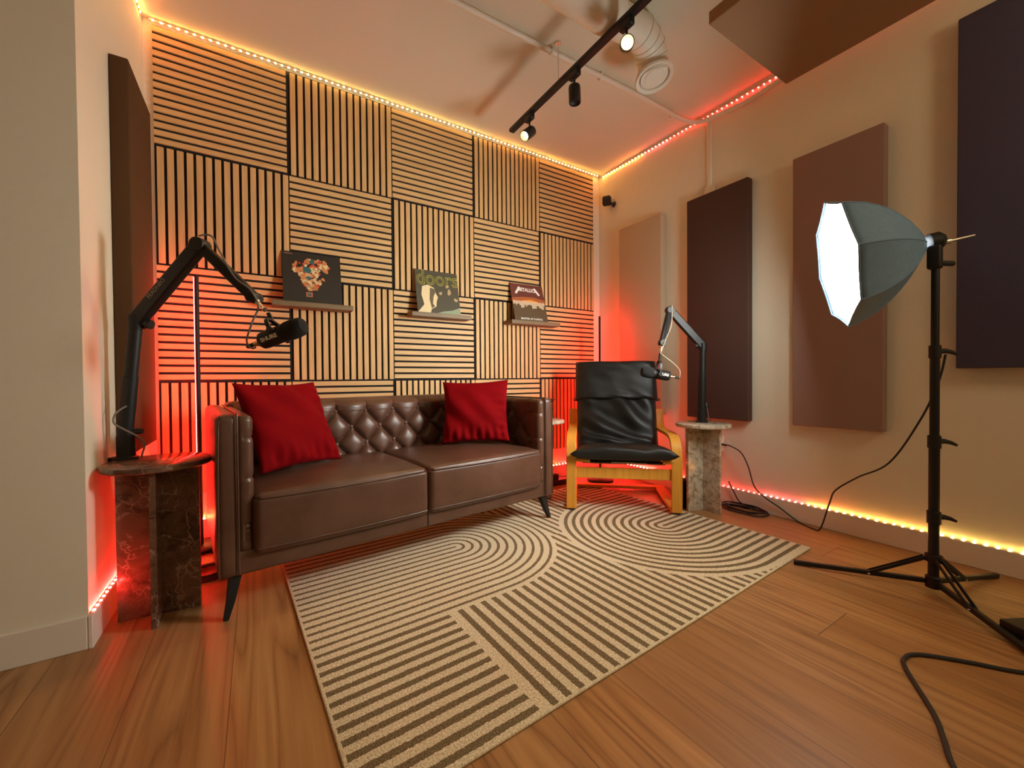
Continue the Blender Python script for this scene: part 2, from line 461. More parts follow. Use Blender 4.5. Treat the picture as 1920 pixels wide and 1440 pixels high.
led_strip('LED strip turning orange to red along the ceiling edge above right wall panels', (XR-.004, -.02, 2.648), (XR-.004, -2.3, 2.628), (-.5, 0, -1),
          lambda f: 'amber' if f < .05 else 'orange' if f < .20 else 'pink' if f < .30 else 'red')
led_strip('LED strip of orange lights at ceiling above the umber panel', (XL+.004, -.02, 2.655), (XL+.004, -.85, 2.655), (1, 0, -.35), lambda f: 'orange')
led_strip('LED strip turning red to yellow on right baseboard top', (XR-.007, -.03, BH+.002), (XR-.007, -2.75, BH+.002), (-.35, 0, 1),
          lambda f: 'crimson' if f < .20 else 'red' if f < .50 else 'pink' if f < .58 else 'orange' if f < .66 else 'amber' if f < .76 else 'yellow')
led_strip('LED strip on back baseboard behind sofa and chair', (XL+.03, YB-.007, BH+.002), (XR-.03, YB-.007, BH+.002), (0, -.9, .6),
          lambda f: 'orange' if f < .5 else 'amber' if f < .84 else 'crimson')
led_strip('LED strip of red lights on baseboard beside brown marble table', (XL+.007, YN+.005, BH+.002), (XL+.007, -.02, BH+.002), (.35, 0, 1), lambda f: 'crimson')

# ------------------------------------------------------------------ corner floor lamps
def corner_lamp(x, y, h, face, label):
    t = thing('corner_lamp', (x, y, 0), label, 'floor lamp', 'corner light bars')
    MB(Matrix.Translation((x, y, 0))).lathe([(.10, 0), (.105, .004), (.105, .014), (.098, .02), (.02, .022)], 32).build('base', M['black_metal'], t)
    f = V((face[0], face[1], 0)).normalized(); T = frame((x, y, 0), f, (0, 0, 1))     # local x = facing, y = up
    MB(T).rbox((-.012, .02, -.008), (.004, h, .008), .004, (1, 1, 1)).build('pole', M['black_metal'], t)
    MB(T).box((.0045, .07, -.0055), (.0085, h-.006, .0055)).build('light_bar', M['lamp_red'], t, smooth=False)
    return t
corner_lamp(.172, -.14, 1.37, (-.75, .66), 'slim black corner lamp glowing red behind left end of sofa')
corner_lamp(2.80, -.27, 1.345, (.72, .70), 'slim black corner lamp glowing red behind black chair')

# ------------------------------------------------------------------ acoustic wall panels
def wall_panel(name, lo, hi, mat, label, cat='acoustic panel'):
    return tag(MB().rbox(lo, hi, .006, (2, 2, 2), arc=2).build(name, mat), label, cat, 'fabric acoustic panels')
wall_panel('fabric_panel', (XL+.001, -.565, .565), (.018, -.175, 2.10), M['fab_umber'], 'umber fabric wall panel on left wall behind brown marble table')
wall_panel('fabric_panel', (3.029, -.690, .56), (XR-.001, -.268, 2.09), M['fab_beige'], 'beige fabric wall panel nearest the corner, behind black chair')
wall_panel('fabric_panel', (3.029, -1.333, .563), (XR-.001, -.907, 2.09), M['fab_brown'], 'dark brown fabric wall panel behind right marble table')
wall_panel('fabric_panel', (3.029, -1.983, .563), (XR-.001, -1.582, 2.08), M['fab_mocha'], 'mocha fabric wall panel behind the lit softbox')
wall_panel('fabric_panel', (3.029, -2.66, .873), (XR-.001, -2.226, 2.39), M['fab_navy'], 'blackish navy fabric wall panel cut by right picture edge')
# hanging panel
ct = thing('ceiling_panel', (2.30, -2.2, 2.25), 'chestnut fabric panel hanging flat under ceiling at top right', 'acoustic panel', 'fabric acoustic panels')
MB().rbox((1.972, -2.95, 2.25), (2.605, -1.735, 2.303), .006, (2, 2, 2), arc=2).build('panel', M['fab_cloud'], ct)
for x, y in ((2.04, -1.80), (2.53, -1.80), (2.04, -2.88), (2.53, -2.88)):
    MB().tube([(x, y, 2.30), (x, y, ZC)], .0022, 6).build('hanging_wire', M['chrome'], ct)

# ------------------------------------------------------------------ ceiling: conduit, duct, track
g = spline([(.2, -.905, 2.640), (1.226, -.907, 2.640), (1.825, -.913, 2.640), (2.114, -.918, 2.640), (2.517, -.925, 2.640), (2.80, -.925, 2.636), (2.96, -.935, 2.628), (3.04, -.975, 2.618), (3.064, -1.06, 2.604), (3.064, -1.309, 2.578), (3.064, -1.48, 2.590), (3.064, -1.9, 2.61)], 8)
cd = thing('conduit_pipe', (1.8, -.91, 2.62), 'thin white conduit pipe running across the ceiling', 'pipe')
MB().tube(g, .0145, 12).build('pipe', M['white_metal'], cd)
for x in (1.155, 1.822, 2.19, 2.86):
    MB().tube([(x-.009, -.914, 2.640), (x+.009, -.914, 2.640)], .0185, 14).box((x-.009, -.93, 2.65), (x+.009, -.90, ZC)).build('clamp', M['white_metal'], cd)
rw = thing('wall_raceway', (3.075, -1.05, 2.13), 'white cable raceway running up the right wall to ceiling', 'cable cover')
MB().rbox((3.068, -1.066, 2.135), (XR, -1.034, 2.60), .004, (1, 1, 1), arc=2).build('cover', M['wall'], rw)
MB().prism([(3.055, 2.093), (XR, 2.093), (XR, 2.15), (3.066, 2.15)], -1.085, -1.02).build('end_box', M['wall'], rw, smooth=False, bevel=.003)

DY, DZ = -1.302, 2.573
dt = thing('air_duct', (1.9, DY, 2.4), 'white round air duct with elbow and disc vent on ceiling', 'duct')
MB(axis((.55, DY, DZ), (1, 0, 0), (0,0,1))).lathe([(.088, 0), (.090, .001), (.090, 1.27), (.092, 1.275), (.092, 1.285), (.090, 1.29), (.090, 1.345), (.086, 1.35)], 40).build('duct', M['white_metal'], dt)
el = spline([(1.88, DY, DZ-.005), (1.98, DY, DZ), (2.08, DY+.0, DZ+.005), (2.17, DY+.02, DZ-.01), (2.222, DY+.04, DZ-.05), (2.245, DY+.05, DZ-.105)], 7)
MB().tube(el, [.077]*len(el), 32).build('elbow', M['white_metal'], dt)
for k in (14, 18, 22, 27):
    d = (el[k+1]-el[k-1]).normalized()
    MB(axis(el[k], d)).lathe([(.076, -.006), (.0805, -.003), (.0805, .003), (.076, .006)], 32, caps=False).build('elbow_seam', M['white_metal'], dt)
vd = V((.02, -.22, -1.)).normalized(); vp = el[-1]
vt = MB(axis(vp, vd)).lathe([(.078, -.03), (.080, -.005), (.097, .012), (.101, .022), (.097, .030), (.080, .024), (.074, .010), (.070, .0)], 40, caps=False).build('vent_rim', M['white_metal'], dt)
MB(axis(vp, vd)).lathe([(.004, .002), (.060, .004), (.071, .016), (.071, .021), (.052, .023), (.050, .027), (.002, .028)], 40).build('vent_disc', M['white_metal'], vt)

TX = 1.858; TZ = 2.462
tl = thing('track_light', (TX, -1.2, TZ), 'black track light bar with small spot heads under ceiling', 'track light')
MB().rbox((TX-.018, -3.2, TZ-.010), (TX+.018, -.435, TZ+.012), .003, (1, 1, 1), arc=2).build('track', M['black_metal'], tl, smooth=False)
for y in (-.955, -2.6):
    w = MB().tube([(TX-.022, y, TZ+.01), (TX-.024, y, ZC)], .0026, 6); w.lathe([(.014, 0), (.016, .004), (.016, .012)], 16, Matrix.Translation((TX-.024, y, ZC-.012)))
    w.build('hanging_wire', M['chrome'], tl)
def spot_head(y, aim, lit, L=.085, cone=95):
    aim = V(aim).normalized(); p = V((TX, y, TZ))
    h = MB().rbox((TX-.016, y-.035, TZ-.045), (TX+.016, y+.035, TZ-.008), .006, (1,1,1), arc=2).build('adapter', M['black_metal'], tl)
    piv = p + V((0, 0, -.115))
    MB().tube([p+V((0,0,-.04)), piv+V((0,0,.01))], .0055, 8).build('stem', M['black_metal'], h)
    b0 = piv - aim*.028
    MB(axis(b0, aim)).lathe([(.001, -.004), (.012, -.004), (.029, .0), (.031, .01), (.031, L), (.0295, L+.003), (.027, L+.002), (.026, L-.012)], 28, caps=False).build('lamp_can', M['black_metal'], h)
    MB(axis(b0, aim)).lathe([(.001, L-.012), (.017, L-.012)], 28, caps=False).build('bulb', M['bulb'] if lit else M['black_plastic'], h)
    MB(axis(b0, aim)).lathe([(.017, L-.013), (.0265, L-.004)], 28, caps=False).build('reflector', M['reflector'] if lit else M['black_plastic'], h)
    if lit:
        la = bpy.data.lights.new('spot_lamp', 'SPOT'); la.energy = lit; la.color = (1., .74, .42); la.spot_size = radians(cone); la.spot_blend = .9; la.shadow_soft_size = .024
        lo = bpy.data.objects.new('spot_lamp', la); COL.objects.link(lo); lo.location = b0+aim*(L+.006); lo.rotation_euler = (-aim).to_track_quat('Z', 'Y').to_euler()
    return h
spot_head(-1.415, (-.60, -.60, -.53), 22., cone=50)
spot_head(-1.06, (.02, -.02, -1), 0)
spot_head(-.645, (-.74, -.10, -.66), 16., cone=70)
spot_head(-2.25, (-.18, .22, -1.), 32., cone=66)  # unseen head added past the frame to brighten right floor and rug
# ------------------------------------------------------------------ small camera on the right wall
sc_ = thing('security_camera', (3.04, -.14, 2.33), 'small black security camera high on right wall near corner', 'camera')
MB(axis((3.084, -.165, 2.352), (-1, .25, .2))).lathe([(.024, 0), (.024, .006), (.012, .014), (.010, .035)], 20).build('mount', M['black_plastic'], sc_)
T = frame((3.03, -.13, 2.385), (.55, -.83, 0), (0, 0, 1))
MB(T).rbox((-.037, -.040, -.028), (.037, .040, .028), .018, (2, 2, 2), arc=4).build('body', M['black_plastic'], sc_)
MB(T @ Matrix.Translation((0, .008, .029))).lathe([(.001, .003), (.012, .003), (.014, 0)], 18).build('lens', M['black_metal'], sc_)

# ------------------------------------------------------------------ rug
TR = Matrix.Translation((.579, -1.92, .0)) @ Matrix.Rotation(radians(3.1), 4, 'Z')
rug = MB().rbox((0, 0, 0), (2.13, 1.52, .009), .004, (20, 16, 1), arc=2).build('area_rug', M['rug'], base=(0,0,0))
rug.matrix_world = TR; tag(rug, 'beige and brown flat rug with striped arches under sofa and chair', 'rug')

# ------------------------------------------------------------------ sofa
SA = radians(7); TS = Matrix.Translation((.300, -.98, 0)) @ Matrix.Rotation(SA, 4, 'Z')
SW, SD, SZ, SH = 1.63, .77, .146, .725
BL = M['brown_leather']
sofa = thing('sofa', TS @ V((SW/2, SD/2, 0)), 'brown leather two-seat sofa with button-tufted back on dark splayed legs', 'sofa')
MB(TS).rbox((.02, .01, SZ), (SW-.02, SD-.03, .235), .012, (6, 3, 1)).build('base_rail', BL, sofa)
MB(TS).box((.808-.0015, .0065, SZ+.004), (.808+.0015, .0105, .215)).build('rail_seam', M['rubber'], sofa, smooth=False)
UB, DZB = .16, .0895
def tuft(a, z, z1, u0):
    """cushion height of diamond tufting at (a, z); first button row at z1 with one button at u0"""
    p = (a-u0)/(UB/2); q = (z1-z)/DZB
    if q >= 0:
        A, B = (p+q)/2, (p-q)/2
        ca, cb = abs(sin(pi*A)), abs(sin(pi*B))
        h = (1-math.exp(-ca*3.2))*(1-math.exp(-cb*3.2))*1.05*(.80+.20*sqrt(ca*cb))
    else:
        k = abs(sin(pi*p/2)); h = k**.5 + (1-k**.5)*min(1, (-q)*.9)*.75
    return h
def back_fn(i, j):
    a = .10 + i*1.43; z = .40 + j*.345
    h = tuft(a, z, .674, .558)*.034
    y = .585
    roll = max(0, (z-.700)/.045); 
    y = y - h*(1-roll**2) + .05*roll**2*1.0 - .02
    y += .02*(1-(z-.4)/.3)*0
    return V((a, y+.03*((z-.40)/.345), z))
bk = MB(TS); bk.grid(300, 76, back_fn)
bk.rbox((.07, .60, .22), (SW-.07, SD, .742), .03, (6, 2, 4))
bk.build('backrest', BL, sofa, angle=60)
back = [c for c in sofa.children if c.name.startswith('backrest')][0]
def button(p, d, parent):
    MB(axis(p, d)).lathe([(.0105, -.006), (.011, 0), (.009, .004), (.0045, .006), (.0005, .0065)], 12).build('button', BL, parent)
for row in range(4):
    z = .674-row*DZB
    for k in range(-4, 7):
        a = .558 + k*UB + (UB/2 if row % 2 else 0)
        if .14 < a < SW-.14 and z > .40: 
            q = back_fn((a-.10)/1.43, (z-.40)/.345); button(TS @ (q+V((0,-.004,0))), TS.to_3x3() @ V((0, -1, .1)), back)
def arm(side):
    x0 = 0 if side < 0 else SW
    s = 1 if side < 0 else -1
    lo = lambda a, b: (min(x0+s*a, x0+s*b), max(x0+s*a, x0+s*b))
    t = None
    xs = lo(0, .066)
    o = MB(TS).rbox((xs[0], 0, SZ), (xs[1], SD, SH), .022, (2, 8, 8), bulge=(.004, .0, .004)).build('armrest', BL, sofa)
    xs = lo(.058, .112)
    def fn(p, n):
        d = 0.
        inner = n.x*s
        if inner > .3 and .05 < p.y < .60: d += (tuft(p.y, p.z, .655, .10)-1)*.016*min(1, (p.y-.05)/.05)
        if inner > -.1 and p.y < .06:
            for zc, am in ((.640, .006), (.655, .003), (.495, .006), (.325, .007), (.305, .006), (.285, .006), (.27, .005)):
                d -= am*math.exp(-((p.z-zc)/.006)**2)
        return d
    MB(TS).rbox((xs[0], .004, .225), (xs[1], SD-.06, SH-.004), .024, (2, 50, 46), bulge=(.006, .0, .003), fn=fn, arc=4).build('arm_pad', BL, o)
    xp = x0+s*.062
    MB(TS).tube(spline([(xp, -.002, SZ+.01), (xp, -.003, .5), (xp, -.002, SH-.02), (xp, .012, SH), (xp, .06, SH+.003), (xp, SD-.1, SH+.003)], 5), .0035, 8).build('piping', BL, o)
    xo = x0+s*.005
    MB(TS).tube(spline([(xo, .004, SZ+.01), (xo, .003, .5), (xo+s*.004, .005, SH-.03), (xo+s*.004, .03, SH-.008), (xo+s*.006, SD-.1, SH-.006)], 5), .0032, 8).build('piping', BL, o)
    for row in range(3):
        for k in range(4):
            a = .10+k*UB+(UB/2 if row % 2 else 0); z = .655-row*DZB
            if a < .56: button(TS @ V((x0+s*.103, a, z)), TS.to_3x3() @ V((s, 0, 0)), o)
arm(-1); arm(1)
def seat(a0, a1):
    def fn(p, n):
        d = 0.
        for zc in (.418, .243):
            if n.y < -.2 or (n.z > -.5 and p.y < .06): d -= .0035*math.exp(-((p.z-zc)/.004)**2)
        return d
    o = MB(TS).rbox((a0, -.02, .212), (a1, .60, .432), .028, (18, 14, 12), bulge=(.004, .010, .026), fn=fn, arc=6).build('seat_cushion', BL, sofa)
    MB(TS).tube(spline([(a0+.01, .02, .423), (a0+.02, -.012, .421), (a0+.06, -.026, .419), ((a0+a1)/2, -.0325, .417), (a1-.06, -.026, .419), (a1-.02, -.012, .421), (a1-.01, .02, .423)], 6), .0028, 8).build('seam', BL, o)
    MB(TS).tube(spline([(a0+.012, -.018, .236), (a0+.05, -.0245, .236), ((a0+a1)/2, -.0305, .236), (a1-.05, -.0245, .236), (a1-.012, -.018, .236)], 6), .0022, 8).build('seam', BL, o)
seat(.106, .800); seat(.804, SW-.106)
for a, b, sa, sb in ((.055, .05, -1, -1), (SW-.055, .05, 1, -1), (.055, SD-.06, -1, 1), (SW-.055, SD-.06, 1, 1)):
    z0 = .0115 if not (a < .1) else 0.
    MB(TS).tube([(a, b, SZ+.01), (a+sa*.018, b+sb*.022, .06), (a+sa*.034, b+sb*.034, z0)], [.030, .019, .012], 4).build('leg', M['black_metal'], sofa, smooth=False, bevel=.002)

# ------------------------------------------------------------------ red pillows
def pillow(label, BLc, BRc, TLc, TRc, th, seed):
    rnd = random.Random(seed)
    BLc, BRc, TLc, TRc = map(V, (BLc, BRc, TLc, TRc)); nrm = (BRc-BLc).cross(TLc-BLc).normalized()
    ph = [(rnd.uniform(3, 9), rnd.uniform(3, 9), rnd.uniform(0, 6), rnd.uniform(.3, 1)) for _ in range(7)]
    def pt(u, v, sgn):
        s, t = 2*u-1, 2*v-1
        s2 = s*(1-.075*(1-t*t)); t2 = t*(1-.075*(1-s*s))
        a, b = (s2+1)/2, (t2+1)/2
        p = (BLc*(1-a)+BRc*a)*(1-b)+(TLc*(1-a)+TRc*a)*b
        e = max(0, (1-s*s)*(1-t*t))
        w = sum(c*sin(f*s+g*t+h) for f, g, h, c in ph)*.0035*min(1, 6*e)
        pleat = .006*sin(26*s+3*t)*math.exp(-((t+.85)/.25)**2)*min(1, 8*e) + .005*sin(24*t+2*s)*math.exp(-((s-.85)/.2)**2)*min(1, 8*e)
        return p + nrm*(sgn*th*e**.42 + (w+pleat)*sgn)
    m = MB(); m.grid(44, 44, lambda u, v: pt(u, v, 1)); m.grid(44, 44, lambda u, v: pt(u, v, -1))
    o = tag(m.build('throw_pillow', M['velvet'], angle=180), label, 'pillow', 'red velvet pillows on the sofa')
    return o
pillow('red velvet pillow tilted in the left corner of brown sofa', (.435, -.800, .468), (.772, -.565, .455), (.335, -.668, .835), (.667, -.428, .835), .060, 3)
pillow('red velvet pillow propped against right arm of brown sofa', (1.335, -.478, .462), (1.700, -.640, .468), (1.385, -.378, .826), (1.765, -.520, .838), .058, 5)

# ------------------------------------------------------------------ marble side tables
def side_table(c, mat, label, ang1, h=.56, R=.156, z0=0., L=.118, ang2=None):
    t = thing('side_table', (c[0], c[1], z0), label, 'side table', 'round marble side tables')
    MB(Matrix.Translation((c[0], c[1], h-.024))).lathe([(.001, 0), (R-.006, 0), (R-.001, .004), (R, .012), (R-.001, .020), (R-.006, .024), (.001, .024)], 56, caps=False).build('table_top', mat, t)
    for a in (ang1, pi/2 if ang2 is None else ang2):
        T = Matrix.Translation((c[0], c[1], 0)) @ Matrix.Rotation(a, 4, 'Z')
        if a == ang1: MB(T).box((-L, -.0095, z0), (L, .0095, h-.024)).build('slab', mat, t, smooth=False, bevel=.002)
        else:
            for sgn in (-1, 1): MB(T).box((min(sgn*.0095, sgn*L), -.0095, z0), (max(sgn*.0095, sgn*L), .0095, h-.024)).build('slab', mat, t, smooth=False, bevel=.002)
    return t
side_table((.117, -.772), M['marble_shaded'], 'brown marble round side table left of the sofa', radians(-5))
side_table((2.822, -1.162), M['marble_lit'], 'marble round side table right of black chair', radians(-16), .552, .162)
side_table((2.125, -.385), M['marble_lit'], 'marble round side table half hidden between sofa and chair', radians(13), .552, .160, .0095, .085, radians(103))

# ------------------------------------------------------------------ black leather lounge chair
TC = frame((2.34, -.938, 0), (.743, -.669, 0), (.669, .743, 0))   # local x right, y back, z up
ch = thing('lounge_chair', TC @ V((0, .35, 0)), 'honey birch bentwood armchair with black leather cushion and headrest', 'chair')
BI = M['birch']
for s in (-1, 1):
    x = s*.317; W_ = .062
    path = [(x, .0, .020)] + [(x, .0, z) for z in (.05, .15, .25, .33)] + spline([(x, .002, .36), (x, .02, .425), (x, .07, .462), (x, .15, .474), (x, .28, .472), (x, .42, .468), (x, .52, .474), (x, .565, .50), (x, .585, .55), (x, .605, .605)], 5)
    fr = MB(TC).sweep(path, (1, 0, 0), W_, .021).build('front_leg', BI, ch, bevel=.003, angle=30)
    MB(TC).sweep(spline([(x, .004, .05), (x, .018, .022), (x, .05, .0235), (x, .2, .024), (x, .45, .024), (x, .60, .024)], 5), (1, 0, 0), W_, .022).build('runner', BI, ch, bevel=.003, angle=30)
    MB(TC @ Matrix.Translation((x, .012, 0))).lathe([(.020, .0095), (.024, .011), (.024, .018), (.020, .022)], 16).build('foot_pad', M['rubber'], fr)
    xi = s*.272
    sp = spline([(xi, -.005, .335), (xi, .15, .315), (xi, .32, .285), (xi, .40, .30), (xi, .455, .37), (xi, .52, .55), (xi, .60, .80), (xi, .635, .95)], 5)
    MB(TC).sweep(sp, (1, 0, 0), .030, .020).build('seat_rail', BI, ch, bevel=.003, angle=30)
MB(TC).box((-.287, .004, .213), (.287, .022, .280)).build('crossbar', BI, ch, smooth=False, bevel=.003)
MB(TC).box((-.287, .535, .013), (.287, .590, .034)).build('crossbar', BI, ch, smooth=False, bevel=.003)
MB(TC).tube([(-.29, .0, .326), (-.20, .0, .326)], .013, 12).build('front_rod', BI, ch)
MB(TC).tube([(.235, .0, .326), (.30, .0, .326)], .013, 12).build('front_rod', BI, ch)
wp = spline([(0, -.004, .314), (0, .15, .303), (0, .32, .272), (0, .41, .29), (0, .47, .37), (0, .53, .55), (0, .61, .80), (0, .645, .93)], 5)
MB(TC).sweep([(0, p.y, p.z - .004*(1-abs(k/len(wp)))) for k, p in enumerate(wp)], (1, 0, 0), .50, .006).build('webbing', M['webbing'], ch)
MB(TC).box((-.07, -.009, .312), (.07, -.004, .321)).box((.07, -.009, .309), (.14, -.004, .318)).build('webbing_tape', M['beige_cable'], ch, smooth=False)
BK = M['black_leather']
def pad(name, prof, w0, w1, th, nx=26, wr=0., seed=1, tip=0.):
    """cushion following the side profile prof (y, z) with half widths w0..w1 and thickness th"""
    rnd = random.Random(seed); ph = [(rnd.uniform(4, 12), rnd.uniform(4, 14), rnd.uniform(0, 6)) for _ in range(9)]
    P = spline([(0, a, b) for a, b in prof], 10); L = len(P)-1
    def pt(u, v, sgn):
        k = v*L; i = min(int(k), L-1); p = P[i].lerp(P[i+1], k-i); d = (P[min(i+1, L)]-P[max(i-1, 0)]).normalized()
        n = V((0, -d.z, d.y)); n = n if n.y < 0 or n.z > 0 else -n
        s = 2*u-1; w = w0+(w1-w0)*v
        e = max(0, 1-abs(s)**6)*max(0, 1-abs(2*v-1)**10)
        rip = sum(sin(f*s+g*v*2+h) for f, g, h in ph)*wr*e
        diag = wr*2.2*sin(9*s*1.0+22*v)*math.exp(-((v-.62)/.25)**2)*e*max(0, s+.3)
        ww = w + tip*math.exp(-(v/.07)**2)
        return V((s*ww, p.y, p.z)) + n*(sgn*th*e**.5 + (rip+diag)*(sgn > 0))
    m = MB(TC); m.grid(nx, 44, lambda u, v: pt(u, v, 1)); m.grid(nx, 44, lambda u, v: pt(u, v, -1))
    return m.build(name, BK, ch, angle=180)
pad('seat_cushion', [(-.055, .372), (.02, .378), (.15, .365), (.30, .335), (.40, .325)], .305, .27, .042, wr=.0022, seed=4, tip=.022)
pad('back_cushion', [(.385, .345), (.43, .40), (.475, .50), (.525, .63), (.565, .72), (.585, .78)], .278, .290, .058, wr=.0045, seed=8)
hd = pad('headrest', [(.520, .672), (.535, .72), (.57, .82), (.60, .91), (.612, .965)], .298, .296, .060, wr=.0015, seed=12)
MB(TC).tube(spline([(-.298, .515, .69), (-.285, .512, .672), (0, .503, .670), (.285, .512, .672), (.298, .515, .69)], 6), .004, 8).build('piping', BK, hd)

# ------------------------------------------------------------------ microphone arms
BM = M['black_metal']
def boom(base, zt, post_top, knob, elbow, end, clip, label, arm_r=.0215, text=None):
    t = thing('microphone_stand', (base[0], base[1], zt), label, 'microphone arm', 'boom arms on the side tables')
    b = V((base[0], base[1], zt)); pt, el_, en = V(post_top), V(elbow), V(end)
    bs = MB(Matrix.Translation(b)).lathe([(.036, 0), (.036, .008), (.027, .012), (.027, .085), (.023, .088), (.023, .11)], 24).build('clamp_base', BM, t)
    MB(Matrix.Translation(b)).tube([(.02, -.005, .1), (.048, -.012, .1)], .011, 12).build('clamp_knob', BM, bs)
    if text:
        e = V((-.80, .60, 0)); q = b+V((0, 0, .003))
        MB().sweep([q, q+e*.062], (e.y*-1, e.x, 0), .040, .007).build('clamp_plate', BM, bs)
        MB().sweep([q+e*.058+V((0,0,.003)), q+e*.058+V((0,0,-.062))], (e.y*-1, e.x, 0), .040, .007).sweep([q+e*.061+V((0,0,-.058)), q+e*.022+V((0,0,-.058))], (e.y*-1, e.x, 0), .040, .007).build('clamp_jaw', BM, bs)
    p0 = b+V((0, 0, .10))
    MB().tube([p0, p0.lerp(pt,.5), p0.lerp(pt,.501), pt], [.0235,.0235,.0205,.0205], 14).build('post', BM, t)
    d = V((pt-p0)).normalized()
    MB().tube([pt+V((0,0,-.028)), pt+V((0,0,.02))], .025, 16).build('post_joint', BM, t)
    kv = (V(knob)-pt); kv = kv.normalized()
    MB().tube([pt, pt+kv*.035, pt+kv*.036, pt+kv*.052], [.012, .012, .017, .017], 14).build('joint_knob', BM, t)
    a1 = el_-pt; cross = V((.531, .847, 0)).cross(a1.normalized())
    def beam(name, p, q, w, tk):
        dd = (q-p).normalized(); fw = V((.531, .847, 0)); fw = (fw-dd*fw.dot(dd)).normalized()
        m = MB().sweep([p, q], fw, w, tk); return m.build(name, BM, t, bevel=.006, smooth=True)
    ba = beam('lower_beam', pt, el_, .036, arm_r*2.3)
    bb = beam('upper_beam', el_, en, .032, arm_r*1.75)
    fw = V((.531, .847, 0))
    for q, r in ((el_, .026), (en, .021)):
        MB(axis(q-fw*.024, fw)).lathe([(.001, 0), (r-.002, 0), (r, .003), (r, .047), (r-.002, .050), (.001, .050)], 20, caps=False).build('joint', BM, t)
    if text:
        dd = (el_-pt).normalized(); upv = -V((.531, .847, 0)).cross(dd); 
        if upv.z < 0: upv = -upv
        Tm = frame(pt+dd*((el_-pt).length*.40)-fw*.0188+upv*.008, dd, upv)
        text_mesh('lettering', text, .020, M['grey_print'], ba, Tm)
    # end clip down to the microphone stem
    c = V(clip)
    dc = (c-en).normalized()
    MB().tube([en, en+dc*.03, en+dc*.031, c-dc*.012, c-dc*.011, c], [.010, .010, .006, .006, .0085, .0085], 12).build('end_clip', M['chrome'], t)
    return t
boom((.014, -.690), .560, (.054, -.712, 1.065), (.10, -.735, 1.052), (.255, -.833, 1.341), (.420, -.940, 1.148), (.452, -1.015, 1.096),
     'black microphone arm clamped to brown marble table on the left', text='FEADNEO')
boom((2.855, -1.134), .552, (2.866, -1.133, 1.042), (2.833, -1.112, 1.044), (2.691, -1.018, 1.277), (2.575, -1.048, 1.060), (2.549, -1.053, .992),
     'black microphone arm standing on right marble table', arm_r=.021)
def microphone(rear, front, stem, label, side):
    rear, front, stem = V(rear), V(front), V(stem)
    t = thing('microphone', (rear+front)/2, label, 'microphone', 'podcast microphones')
    d = (front-rear).normalized(); L = (front-rear).length
    T = axis(rear, d, side)
    MB(T).lathe([(.004, 0), (.025, .001), (.029, .006), (.0305, .02), (.0305, L*.50), (.029, L*.51), (.029, L*.535), (.0305, L*.54), (.0305, L*.60), (.02, L*.61)], 32).build('body', M['black_plastic'], t)
    MB(T).lathe([(.0315, L*.595), (.034, L*.62), (.0345, L*.8), (.032, L*.92), (.025, L*.98), (.011, L), (.001, L*1.004)], 32).build('foam_screen', M['foam'], t)
    MB(T).lathe([(.0005, -.03), (.0085, -.03), (.0085, -.012), (.0075, -.011), (.0075, .002)], 16, caps=False).build('connector', M['brass'], t)
    MB(T).lathe([(.0005, -.062), (.0055, -.062), (.0075, -.055), (.0075, -.03)], 16, caps=False).build('plug', M['rubber'], t)
    mid = rear+d*L*.40; sv = V(side).normalized(); sv = (sv-d*sv.dot(d)).normalized()
    up = (stem-mid); top = mid+up*.62
    yk = spline([mid+sv*.037, mid+sv*.038+up*.28, mid+sv*.028+up*.54, top, mid-sv*.028+up*.54, mid-sv*.038+up*.28, mid-sv*.037], 6)
    MB().sweep(yk, d, .014, .006).tube([top-up*.02, stem], .0075, 10).build('yoke', BM, t)
    for q in (1, -1): MB().tube([mid+sv*q*.029, mid+sv*q*.045], .011, 14).build('yoke_knob', M['black_plastic'], t)
    return t, d, mid
fwd = V((.531, .847, 0))
mt, d, mid = microphone((.441, -1.014, .983), (.567, -1.125, 1.036), (.462, -1.030, 1.082), 'black microphone hanging over left end of sofa', V((.847,-.531,0))+fwd*.5)
uv = V((0,0,1)); uv = (uv-d*uv.dot(d)).normalized(); nf = d.cross(uv)
if nf.y > 0: nf = -nf
text_mesh('lettering', 'SHURE', .019, M['white_print'], mt, frame(mid-d*.018+(nf-uv*.25).normalized()*.0314, d, uv+nf*.25), sx=1.15, bold=.0006)
mt, d, mid = microphone((2.597, -1.084, .850), (2.448, -.990, .883), (2.549, -1.053, .995), 'black microphone hanging in front of black chair headrest', fwd)
nf = -fwd; tx = -d; uv = V((0,0,1)); uv = (uv-tx*uv.dot(tx)).normalized(); nf = (nf - tx*nf.dot(tx)).normalized()
text_mesh('lettering', 'SHURE', .019, M['white_print'], mt, frame(mid-d*.022+nf*.0314+uv*.002, tx, uv), sx=1.15, bold=.0006)
def cable(name, pts, r, mat, label, n=8, cat='cable', group=None):
    m = MB().tube(spline(pts, n), r, 8); o = m.build(name, mat); return tag(o, label, cat, group)
cable('microphone_cable', [(.255, -.868, 1.366), (.292, -.88, 1.368), (.318, -.90, 1.31), (.362, -.945, 1.215), (.408, -.985, 1.168), (.432, -1.00, 1.11), (.416, -.998, 1.059), (.396, -.987, .993), (.402, -.99, .968), (.414, -1.005, .958), (.422, -1.014, .962)], .0032, M['grey_cable'], 'grey microphone cable looping down from left boom arm')
cable('microphone_cable', [(2.680, -1.045, 1.297), (2.655, -1.06, 1.29), (2.615, -1.085, 1.17), (2.568, -1.075, 1.07), (2.548, -1.062, 1.0), (2.560, -1.06, .985), (2.616, -1.096, .932), (2.650, -1.117, .888), (2.650, -1.118, .850), (2.640, -1.112, .838)], .0030, M['beige_cable'], 'pale microphone cable looping under right boom arm')
